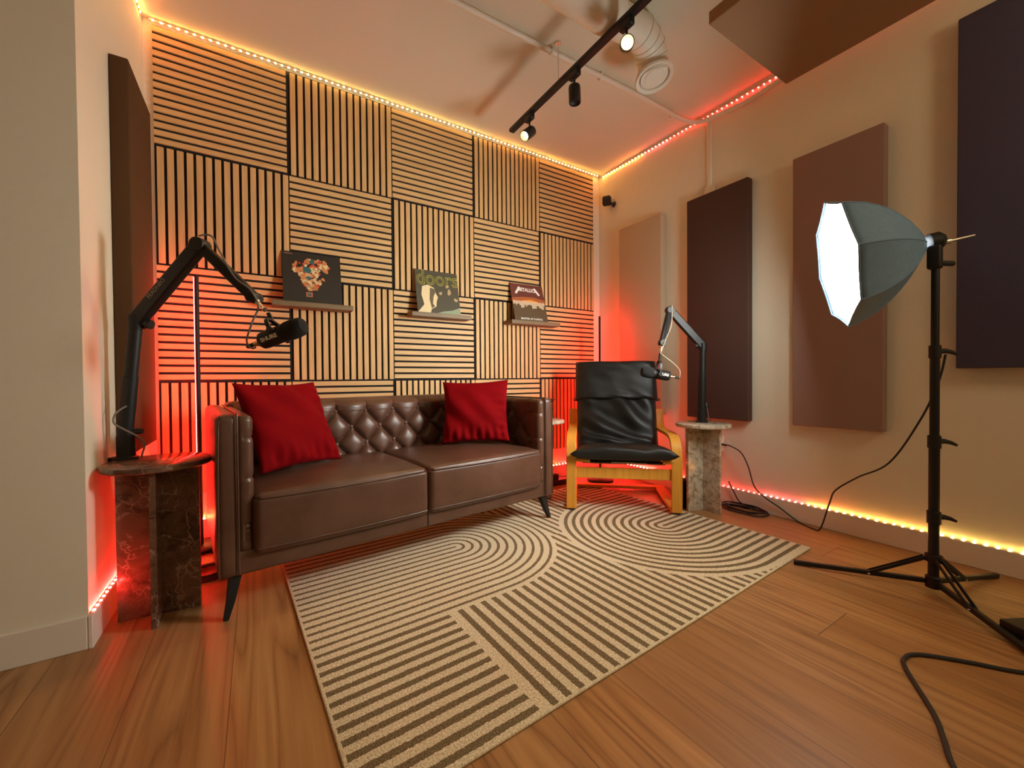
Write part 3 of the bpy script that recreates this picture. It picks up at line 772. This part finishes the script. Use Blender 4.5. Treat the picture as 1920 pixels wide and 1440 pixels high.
cable('microphone_cable', [(2.876, -1.14, .70), (2.882, -1.150, .66), (2.888, -1.154, .61), (2.896, -1.158, .556)], .0030, M['grey_cable'], 'thin cable slanting beside the foot of right boom arm')
cable('microphone_cable', [(.028, -.712, .76), (.0, -.735, .735), (-.008, -.735, .70), (.02, -.745, .675), (.055, -.735, .645), (.07, -.72, .615), (.062, -.715, .575), (.06, -.71, .563)], .0032, M['grey_cable'], 'grey cable curling around the foot of left boom arm')

# ------------------------------------------------------------------ softbox on its stand
C = V((2.502, -1.973, 1.317)); nS = V((-.539, .828, -.153)).normalized(); APX = V((2.657, -2.211, 1.361)); Rb = .270
aS = V((-nS.y, nS.x, 0)).normalized(); bS = nS.cross(aS); ROLL = 1.5827
sb = thing('softbox', C-nS*.15, 'octagonal softbox with glowing white front and dark shell', 'studio light')
def octp(k, r, dd, sag=0.): 
    a = ROLL+k*pi/4; return C - nS*dd + (aS*cos(a)+bS*sin(a))*r
prof = [(1.0, 0.), (.965, .03), (.90, .075), (.81, .115), (.70, .155), (.57, .19), (.42, .225), (.26, .255), (.12, .278)]
vs = []; fs = []; NS = 6
for r, dd in prof:
    for k in range(8):
        for q in range(NS):
            p0, p1 = octp(k, Rb*r, dd), octp(k+1, Rb*r, dd); f = q/NS
            p = p0.lerp(p1, f); cen = C-nS*dd; sg = 1-.022*sin(pi*f)
            vs.append(cen+(p-cen)*sg)
nr = 8*NS
for i in range(len(prof)-1):
    for k in range(nr): fs.append((i*nr+k, i*nr+(k+1) % nr, (i+1)*nr+(k+1) % nr, (i+1)*nr+k))
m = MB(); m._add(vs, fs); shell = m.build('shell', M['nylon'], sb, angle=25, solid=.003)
for k in range(8):
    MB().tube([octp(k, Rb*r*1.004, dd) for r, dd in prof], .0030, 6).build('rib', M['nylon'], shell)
m = MB(); ring = [octp(k, Rb*1.0, -.002) for k in range(8)]; NR = 7
vs = [C + nS*.012]; fs = []
for j in range(1, NR+1):
    for k in range(8):
        for q in range(NS):
            p = ring[k].lerp(ring[(k+1) % 8], q/NS); f = j/NR
            sg = 1-.022*sin(pi*q/NS)
            wr = .004*sin(9*f+2.3*(k*NS+q))*sin(pi*f)*.6
            vs.append(C + (p-C)*(f*sg*.985) + nS*(.012*(1-f*f)+wr-.012))
for k in range(nr): fs.append((0, 1+k, 1+(k+1) % nr))
for j in range(NR-1):
    for k in range(nr): a = 1+j*nr; fs.append((a+k, a+nr+k, a+nr+(k+1) % nr, a+(k+1) % nr))
m._add(vs, fs); m.build('diffuser', M['diffuser'], sb, angle=60)
m = MB()
rim = []
for k in range(8):
    for q in range(NS):
        p = ring[k].lerp(ring[(k+1) % 8], q/NS); rim.append(C+(p-C)*(1-.022*sin(pi*q/NS)))
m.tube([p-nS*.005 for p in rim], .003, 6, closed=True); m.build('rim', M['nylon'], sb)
hb = MB(axis(APX-nS*.01, -nS)).lathe([(.02, -.01), (.035, 0), (.035, .03), (.022, .045), (.006, .05)], 20).build('lamp_holder', M['black_plastic'], sb)
MB().tube([(2.650, -2.232, 1.352), (2.690, -2.272, 1.360), (2.692, -2.274, 1.3605), (2.745, -2.325, 1.376)], [.012, .010, .006, .004], 10).build('handle', M['chrome'], sb)
MB().rbox((2.632, -2.258, 1.255), (2.672, -2.218, 1.345), .008, (1,1,2), arc=2).build('tilt_bracket', M['black_plastic'], sb)
MB().tube([(2.665, -2.245, 1.278), (2.715, -2.275, 1.276)], .010, 10).build('tilt_knob', M['black_plastic'], sb)

PX, PY = 2.653, -2.240
ls = thing('light_stand', (PX, PY, 0), 'black tripod light stand holding the softbox', 'light stand')
MB().tube([(PX, PY, .055), (PX, PY, .60)], .0165, 16).build('lower_tube', BM, ls)
MB().tube([(PX, PY, .58), (PX, PY, .96)], .0145, 16).build('middle_tube', BM, ls)
MB().tube([(PX, PY, .94), (PX, PY, 1.256)], .0125, 16).build('upper_tube', BM, ls)
for z, r in ((.290, .021), (.585, .020), (.935, .018)):
    c_ = MB(Matrix.Translation((PX, PY, z-.026))).lathe([(r-.004, 0), (r, .003), (r, .049), (r-.004, .052)], 20).build('collar', M['black_plastic'], ls)
    MB().tube([(PX, PY, z), (PX+.025, PY-.022, z+.003), (PX+.040, PY-.036, z-.002), (PX+.055, PY-.05, z-.012)], [.010, .010, .008, .005], 10).build('knob', M['black_plastic'], c_)
MB(Matrix.Translation((PX, PY, .012))).lathe([(.015, 0), (.024, .004), (.024, .045), (.018, .05)], 20).build('foot_hub', M['black_plastic'], ls)
MB(Matrix.Translation((PX, PY, .115))).lathe([(.018, 0), (.026, .003), (.026, .028), (.018, .031)], 20).build('slide_collar', M['black_plastic'], ls)
for k, (ex, ey) in enumerate(((2.452, -1.838), (3.015, -2.352), (2.345, -2.530))):
    d = V((ex-PX, ey-PY, 0)).normalized(); p0 = V((PX, PY, .038))+d*.025; p1 = V((ex, ey, .0115))
    lg = MB().sweep([p0, p1], d.cross(V((0,0,1))), .017, .019).build('leg', BM, ls, bevel=.003)
    br = p0.lerp(p1, .40)
    side = d.cross(V((0,0,1)))
    for q in (-1, 1): MB().sweep([V((PX, PY, .130))+d*.026+side*q*.010, br+side*q*.010+V((0,0,.003))], side, .004, .012).build('brace', BM, ls)
    MB().tube([br-side*.014, br+side*.014], .0045, 10).build('rivet', M['chrome'], lg)
cable('power_cable', [(3.045, -1.182, .395), (3.03, -1.23, .390), (3.015, -1.30, .36), (3.02, -1.34, .28), (3.035, -1.37, .16), (3.05, -1.43, .10), (3.060, -1.50, .06), (3.055, -1.600, .007), (3.0, -1.70, .006), (2.97, -1.745, .03), (2.93, -1.80, .19), (2.92, -1.83, .262), (2.885, -1.93, .352), (2.81, -2.065, .455), (2.742, -2.18, .66), (2.705, -2.24, .82), (2.688, -2.262, .924)],
      .0038, M['rubber'], 'black power cable drooping from softbox stand to outlet')
out = thing('wall_outlet', (3.08, -1.155, .34), 'white wall outlet with plugged adapter beside right marble table', 'outlet')
MB().rbox((3.079, -1.145, .325), (XR, -1.07, .445), .003, (1,1,1), arc=2).build('plate', M['white_plastic'], out)
MB().rbox((3.048, -1.150, .345), (3.080, -1.110, .408), .005, (1,1,1), arc=2).build('adapter', M['white_plastic'], out)
MB().tube([(3.05, -1.15, .393), (3.04, -1.187, .392)], .0075, 10).build('black_plug', M['rubber'], out)
MB().tube(spline([(3.06, -1.15, .40), (3.05, -1.18, .42), (3.05, -1.205, .412), (3.05, -1.205, .388), (3.052, -1.18, .374), (3.056, -1.155, .375)], 6), .0022, 8).build('white_lead', M['white_plastic'], out)

# ------------------------------------------------------------------ ledges and record sleeves
for x0, x1, lab in ((.500, .926, 'left'), (1.290, 1.722, 'middle'), (2.060, 2.525, 'right')):
    t = tag(MB().rbox((x0, -.105, 1.262), (x1, -.0005, 1.291), .002, (1,1,1), arc=2).build('picture_ledge', M['shelf_wood'], smooth=False),
            'brown wood picture ledge on slat wall, %s one of three' % {'left': 'leftmost', 'middle': 'middle', 'right': 'rightmost'}[lab], 'shelf', 'picture ledges')
RS = .312
def sleeve(x, yb, yt, label, cover, x1=None):
    """record sleeve leaning on the slats; local x right, y up the sleeve, z out of the cover"""
    z0 = 1.2915; d = V((0 if x1 is None else x1-x, yt-yb, sqrt(RS**2-(yt-yb)**2))).normalized()
    T = frame((x, yb, z0), (1, 0, 0) if x1 is None else V((1,0,0)), d)
    t = thing('record_sleeve', (x+RS/2, yb, z0), label, 'record', 'record sleeves on the ledges')
    MB(T).box((0, 0, -.004), (RS, RS, 0)).build('cover', cover, t, smooth=False)
    return t, T
def flat(t, T, name, polys, mat, z=.0004):
    m = MB(T)
    for pts in polys:
        n = len(pts); m._add([(p[0], p[1], z) for p in pts]+[(p[0], p[1], 0) for p in pts], [tuple(range(n)), tuple(range(n, 2*n))[::-1]]+[(i, i+n, (i+1) % n+n, (i+1) % n) for i in range(n)])
    return m.build(name, mat, t, smooth=False)
def blob(cx, cy, r, seed, n=18, sx=1., sy=1., amp=.25):
    rnd = random.Random(seed); ph = [rnd.uniform(0, 6) for _ in range(3)]
    return [(cx+sx*r*(1+amp*sin(3*a+ph[0])*.6+amp*sin(5*a+ph[1])*.4)*cos(a), cy+sy*r*(1+amp*sin(2*a+ph[2]))*sin(a)) for a in [2*pi*k/n for k in range(n)]]
def ink(name, c): return plain(name, c, .55)
# 1: colourful collage on black
t, T = sleeve(.556, -.078, -.008, 'black record sleeve with colourful collage on leftmost ledge', M['sleeve_black'])
rnd = random.Random(21); cols = [(.62, .16, .04), (.70, .42, .20), (.50, .06, .02), (.66, .55, .30), (.55, .22, .08)]
lay = {k: [] for k in range(5)}; teal = []
for i in range(115):
    yy = rnd.uniform(.085, .268); half = .012+.080*min(1, (yy-.08)/.12)
    xx = .150+rnd.uniform(-half, half); lay[i % 5].append(blob(xx, yy, rnd.uniform(.006, .015), i, 12, 1, 1, .45))
for k in range(5): flat(t, T, 'print', lay[k], ink('collage_ink_%d' % k, cols[k]), .0004+.0002*k)
flat(t, T, 'print', [blob(.125, .205, .022, 3), blob(.155, .262, .014, 5), blob(.135, .155, .012, 6)], ink('teal_ink', (.03, .12, .12)), .0015)
flat(t, T, 'print', [[(.118, .038), (.152, .038), (.152, .066), (.118, .066)]], ink('rust_ink', (.45, .14, .06)), .0004)
flat(t, T, 'print', [[(.124, .043), (.146, .043), (.146, .061), (.124, .061)]], ink('slate_ink', (.06, .10, .10)), .0007)
flat(t, T, 'print', [[(.012, .296), (.040, .296), (.040, .301), (.012, .301)], [(.043, .296), (.052, .296), (.052, .301), (.043, .301)]], ink('dusty_pink_ink', (.36, .15, .10)), .0004)
# 2: yellow outlined word over a dim cover
t, T = sleeve(1.338, -.078, -.010, 'dark record sleeve with yellow outlined lettering on middle ledge', ink('dusk_grey_card', (.06, .055, .03)))
flat(t, T, 'print', [[(.0, .0), (.09, .0), (.10, .03), (.135, .05), (.14, .085), (.152, .12), (.137, .15), (.13, .185), (.085, .205), (.045, .19), (.035, .13), (.05, .06)]], M['cream_ink'])
flat(t, T, 'print', [[(.10, .185), (.131, .178), (.135, .15), (.120, .12), (.112, .07), (.126, .05), (.10, .035), (.090, .10)]], ink('brown_ink', (.12, .09, .04)), .0007)
flat(t, T, 'print', [blob(.175, .150, .012, 2), blob(.285, .110, .014, 4), blob(.228, .205, .013, 8), blob(.24, .165, .012, 9, 18, 1, 2.2)], ink('tan_ink', (.42, .30, .15)), .0005)
flat(t, T, 'print', [[(.13, .0), (RS, .0), (RS, .055), (.25, .03), (.19, .02)]], ink('sage_ink', (.24, .30, .19)), .0005)
text_mesh('lettering', 'doors', .150, M['yellow_print'], t, T @ Matrix.Translation((.160, .252, .0012)), outline=.0016, sx=.86)
# 3: red sky, white lettering
t, T = sleeve(2.098, -.092, -.008, 'maroon record sleeve with white lettering on rightmost ledge', ink('maroon_card', (.115, .028, .018)), x1=2.118)
flat(t, T, 'print', [[(0, .0), (RS, .0), (RS, .135), (0, .135)]], ink('earth_ink', (.085, .055, .022)))
flat(t, T, 'print', [[(0, .150), (RS, .150), (RS, .190), (.2, .205), (.1, .2), (0, .185)]], ink('ember_ink', (.33, .09, .02)), .0004)
flat(t, T, 'print', [[(.10, .158), (.23, .158), (.25, .168), (.17, .182), (.09, .168)]], ink('amber_ink', (.72, .27, .04)), .0006)
rnd = random.Random(4); pl = []
for k in range(26):
    x = .006+k*.0116; h = rnd.uniform(.02, .06); pl.append([(x, .162-h), (x+.0085, .162-h), (x+.0085, .164), (x, .164)])
flat(t, T, 'print', pl, ink('bone_ink', (.62, .52, .36)), .0007)
text_mesh('lettering', 'METALLICA', .042, M['white_print'], t, T @ Matrix.Translation((.158, .262, .0008)), sx=.86, bold=.0014)
flat(t, T, 'lettering', [[(.036, .232), (.050, .222), (.092, .268), (.090, .285), (.080, .288)], [(.262, .222), (.276, .232), (.234, .288), (.224, .285), (.222, .268)]], M['white_print'], .001)
text_mesh('lettering', 'MASTER OF PUPPETS', .021, M['white_print'], t, T @ Matrix.Translation((.158, .016, .0008)), sx=1.05, bold=.0003)

# ------------------------------------------------------------------ things on the floor
coil = []
for k in range(150):
    a = k/150*2*pi*4.2; r = .098+.018*sin(a*.37)+.006*sin(k*.9); coil.append((2.998+r*.62*cos(a), -1.325+r*1.2*sin(a), .006+.0052*(k/34)))
m = MB().tube(coil, .0042, 7); m.tube(spline([(3.045, -1.20, .155), (3.05, -1.235, .09), (3.04, -1.27, .045), (3.02, -1.33, .026)], 6), .004, 7)
tag(m.build('cable_coil', M['rubber']), 'black cable coiled on the floor beside right marble table', 'cable', 'loose cables')
coil = []
for k in range(130):
    a = k/130*2*pi*4.; r = .10-.05*(k/130); coil.append((.235+r*cos(a), -.50+r*sin(a)*1.1, .006+.003*(k/40)))
tag(MB().tube(coil, .004, 7).build('cable_coil', M['rubber']), 'dark cable coiled on the floor between marble table and sofa', 'cable', 'loose cables')
cable('hanging_cable', [(.02, -.62, .30), (-.015, -.60, .315), (-.03, -.60, .29), (-.01, -.61, .268), (.02, -.62, .262)], .0035, M['rubber'], 'small black cable loop left of brown marble table')
cable('floor_cable', [(2.36, -2.60, .006), (2.241, -2.508, .006), (2.17, -2.41, .006), (2.10, -2.328, .006), (2.045, -2.308, .006), (1.985, -2.325, .006), (1.838, -2.411, .006), (1.76, -2.444, .006), (1.674, -2.478, .006), (1.58, -2.55, .006)], .0058, M['rubber'], 'thick black cable bending across the floor at bottom right')
bx = thing('black_box', (2.56, -2.50, .01), 'flat black box on the floor at right picture edge', 'box')
xd = V((-.03, -.055, 0)).normalized(); yd = V((xd.y*-1, xd.x, 0)); yd = yd if yd.x > 0 else -yd
def bpt(a, b, z): p = V((2.468, -2.431, 0))+xd*a+yd*b; return (p.x, p.y, z)
m = MB(); m._add([bpt(0,0,.014), bpt(.22,0,.014), bpt(.22,.14,.014), bpt(0,.14,.014), bpt(0,0,.048), bpt(.22,0,.048), bpt(.22,.14,.048), bpt(0,.14,.048)], [(0,3,2,1),(4,5,6,7),(0,1,5,4),(1,2,6,5),(2,3,7,6),(3,0,4,7)])
m.build('case', M['black_plastic'], bx, smooth=False, bevel=.003)
for a, b in ((.03, .02), (.19, .02), (.03, .12), (.19, .12)):
    MB(Matrix.Translation(V(bpt(a, b, 0)))).lathe([(.010, 0), (.012, .014)], 12).build('foot', M['rubber'], bx)
bb = thing('small_speaker', (2.765, -1.03, 0), 'small black speaker box on floor between chair and right table', 'speaker')
MB().rbox((2.722, -1.09, .004), (2.81, -1.0, .175), .006, (1,1,1), arc=2).build('cabinet', M['black_plastic'], bb)
MB().rbox((2.7175, -1.08, .015), (2.723, -1.01, .165), .002, (1,1,1), arc=2).build('grille', M['foam'], bb)
ps = thing('power_strip', (2.42, -.10, 0), 'black power strip with pale adapter on floor behind sofa arm', 'power strip')
MB().rbox((2.16, -.20, .001), (2.52, -.13, .042), .006, (1,1,1), arc=2).build('strip', M['black_plastic'], ps)
MB().rbox((2.20, -.19, .042), (2.28, -.14, .085), .006, (1,1,1), arc=2).build('adapter', M['white_plastic'], ps)
MB().rbox((2.36, -.195, .042), (2.43, -.135, .09), .006, (1,1,1), arc=2).build('adapter', M['black_plastic'], ps)
MB().tube(spline([(2.24, -.15, .08), (2.23, -.08, .14), (2.24, -.02, .18), (2.25, .004, .12)], 6), .003, 7).build('lead', M['white_plastic'], ps)
pb = thing('power_box', (.20, -.22, 0), 'pale adapter box on floor behind left end of sofa', 'adapter')
MB().rbox((.30, -.30, .004), (.42, -.16, .05), .006, (1,1,1), arc=2).build('case', M['white_plastic'], pb)
MB().box((.305, -.295, 0), (.415, -.165, .005)).build('foot', M['rubber'], pb, smooth=False)

# ------------------------------------------------------------------ softbox beam, and added unseen fill behind the camera
def area(name, loc, size, energy, color, aim):
    la = bpy.data.lights.new(name, 'AREA'); la.shape = 'RECTANGLE'; la.size, la.size_y = size; la.energy = energy; la.color = color
    o = bpy.data.objects.new(name, la); COL.objects.link(o); o.location = loc; o.rotation_euler = (-(V(aim)-V(loc))).to_track_quat('Z', 'Y').to_euler(); return o
la = bpy.data.lights.new('softbox_lamp', 'AREA'); la.shape = 'DISK'; la.size = .46; la.energy = 8.; la.color = (1., .98, .90); la.spread = radians(105)
lo = bpy.data.objects.new('softbox_lamp', la); COL.objects.link(lo); lo.location = C+nS*.006; lo.rotation_euler = (-nS).to_track_quat('Z', 'Y').to_euler()
area('room_fill', (-.6, -4.6, 2.6), (1.6, .9), 4., (1., .83, .56), (-.6, -4.4, 0))  # unseen overhead fill, added for warm ambient light
la = bpy.data.lights.new('ceiling_fill', 'POINT'); la.energy = 14.; la.color = (1., .83, .55); la.shadow_soft_size = .22  # unseen point fill, added to brighten the ceiling; no lamp stands here
lo = bpy.data.objects.new('ceiling_fill', la); COL.objects.link(lo); lo.location = (2.3, -3.6, 2.05)
w = bpy.data.worlds.new('world'); SC.world = w; w.use_nodes = True
w.node_tree.nodes['Background'].inputs[0].default_value = (.9, .62, .38, 1); w.node_tree.nodes['Background'].inputs[1].default_value = .0

# ------------------------------------------------------------------ camera
cam = bpy.data.cameras.new('camera'); cam.lens = 36*761.99/1920; cam.sensor_width = 36; cam.sensor_fit = 'HORIZONTAL'; cam.clip_start = .02
co = bpy.data.objects.new('camera', cam); COL.objects.link(co)
rx, ry, rz = -.0142, .0080, -.5602
Mr = Matrix.Rotation(rz, 3, 'Z') @ Matrix.Rotation(rx, 3, 'X') @ Matrix.Rotation(ry, 3, 'Y')
R_, F_, U_ = Mr @ V((1,0,0)), Mr @ V((0,1,0)), Mr @ V((0,0,1))
co.matrix_world = Matrix(((R_.x, U_.x, -F_.x, .4245), (R_.y, U_.y, -F_.y, -2.7043), (R_.z, U_.z, -F_.z, .8457), (0,0,0,1)))
SC.camera = co
SC.view_settings.view_transform = 'Standard'; SC.view_settings.look = 'None'; SC.view_settings.gamma = 1.; SC.view_settings.use_curve_mapping = False
SC.view_settings.exposure = .9
SC.cycles.use_denoising = True
SC.cycles.max_bounces = 8; SC.cycles.diffuse_bounces = 5; SC.cycles.glossy_bounces = 4
SC.cycles.sample_clamp_indirect = 6.
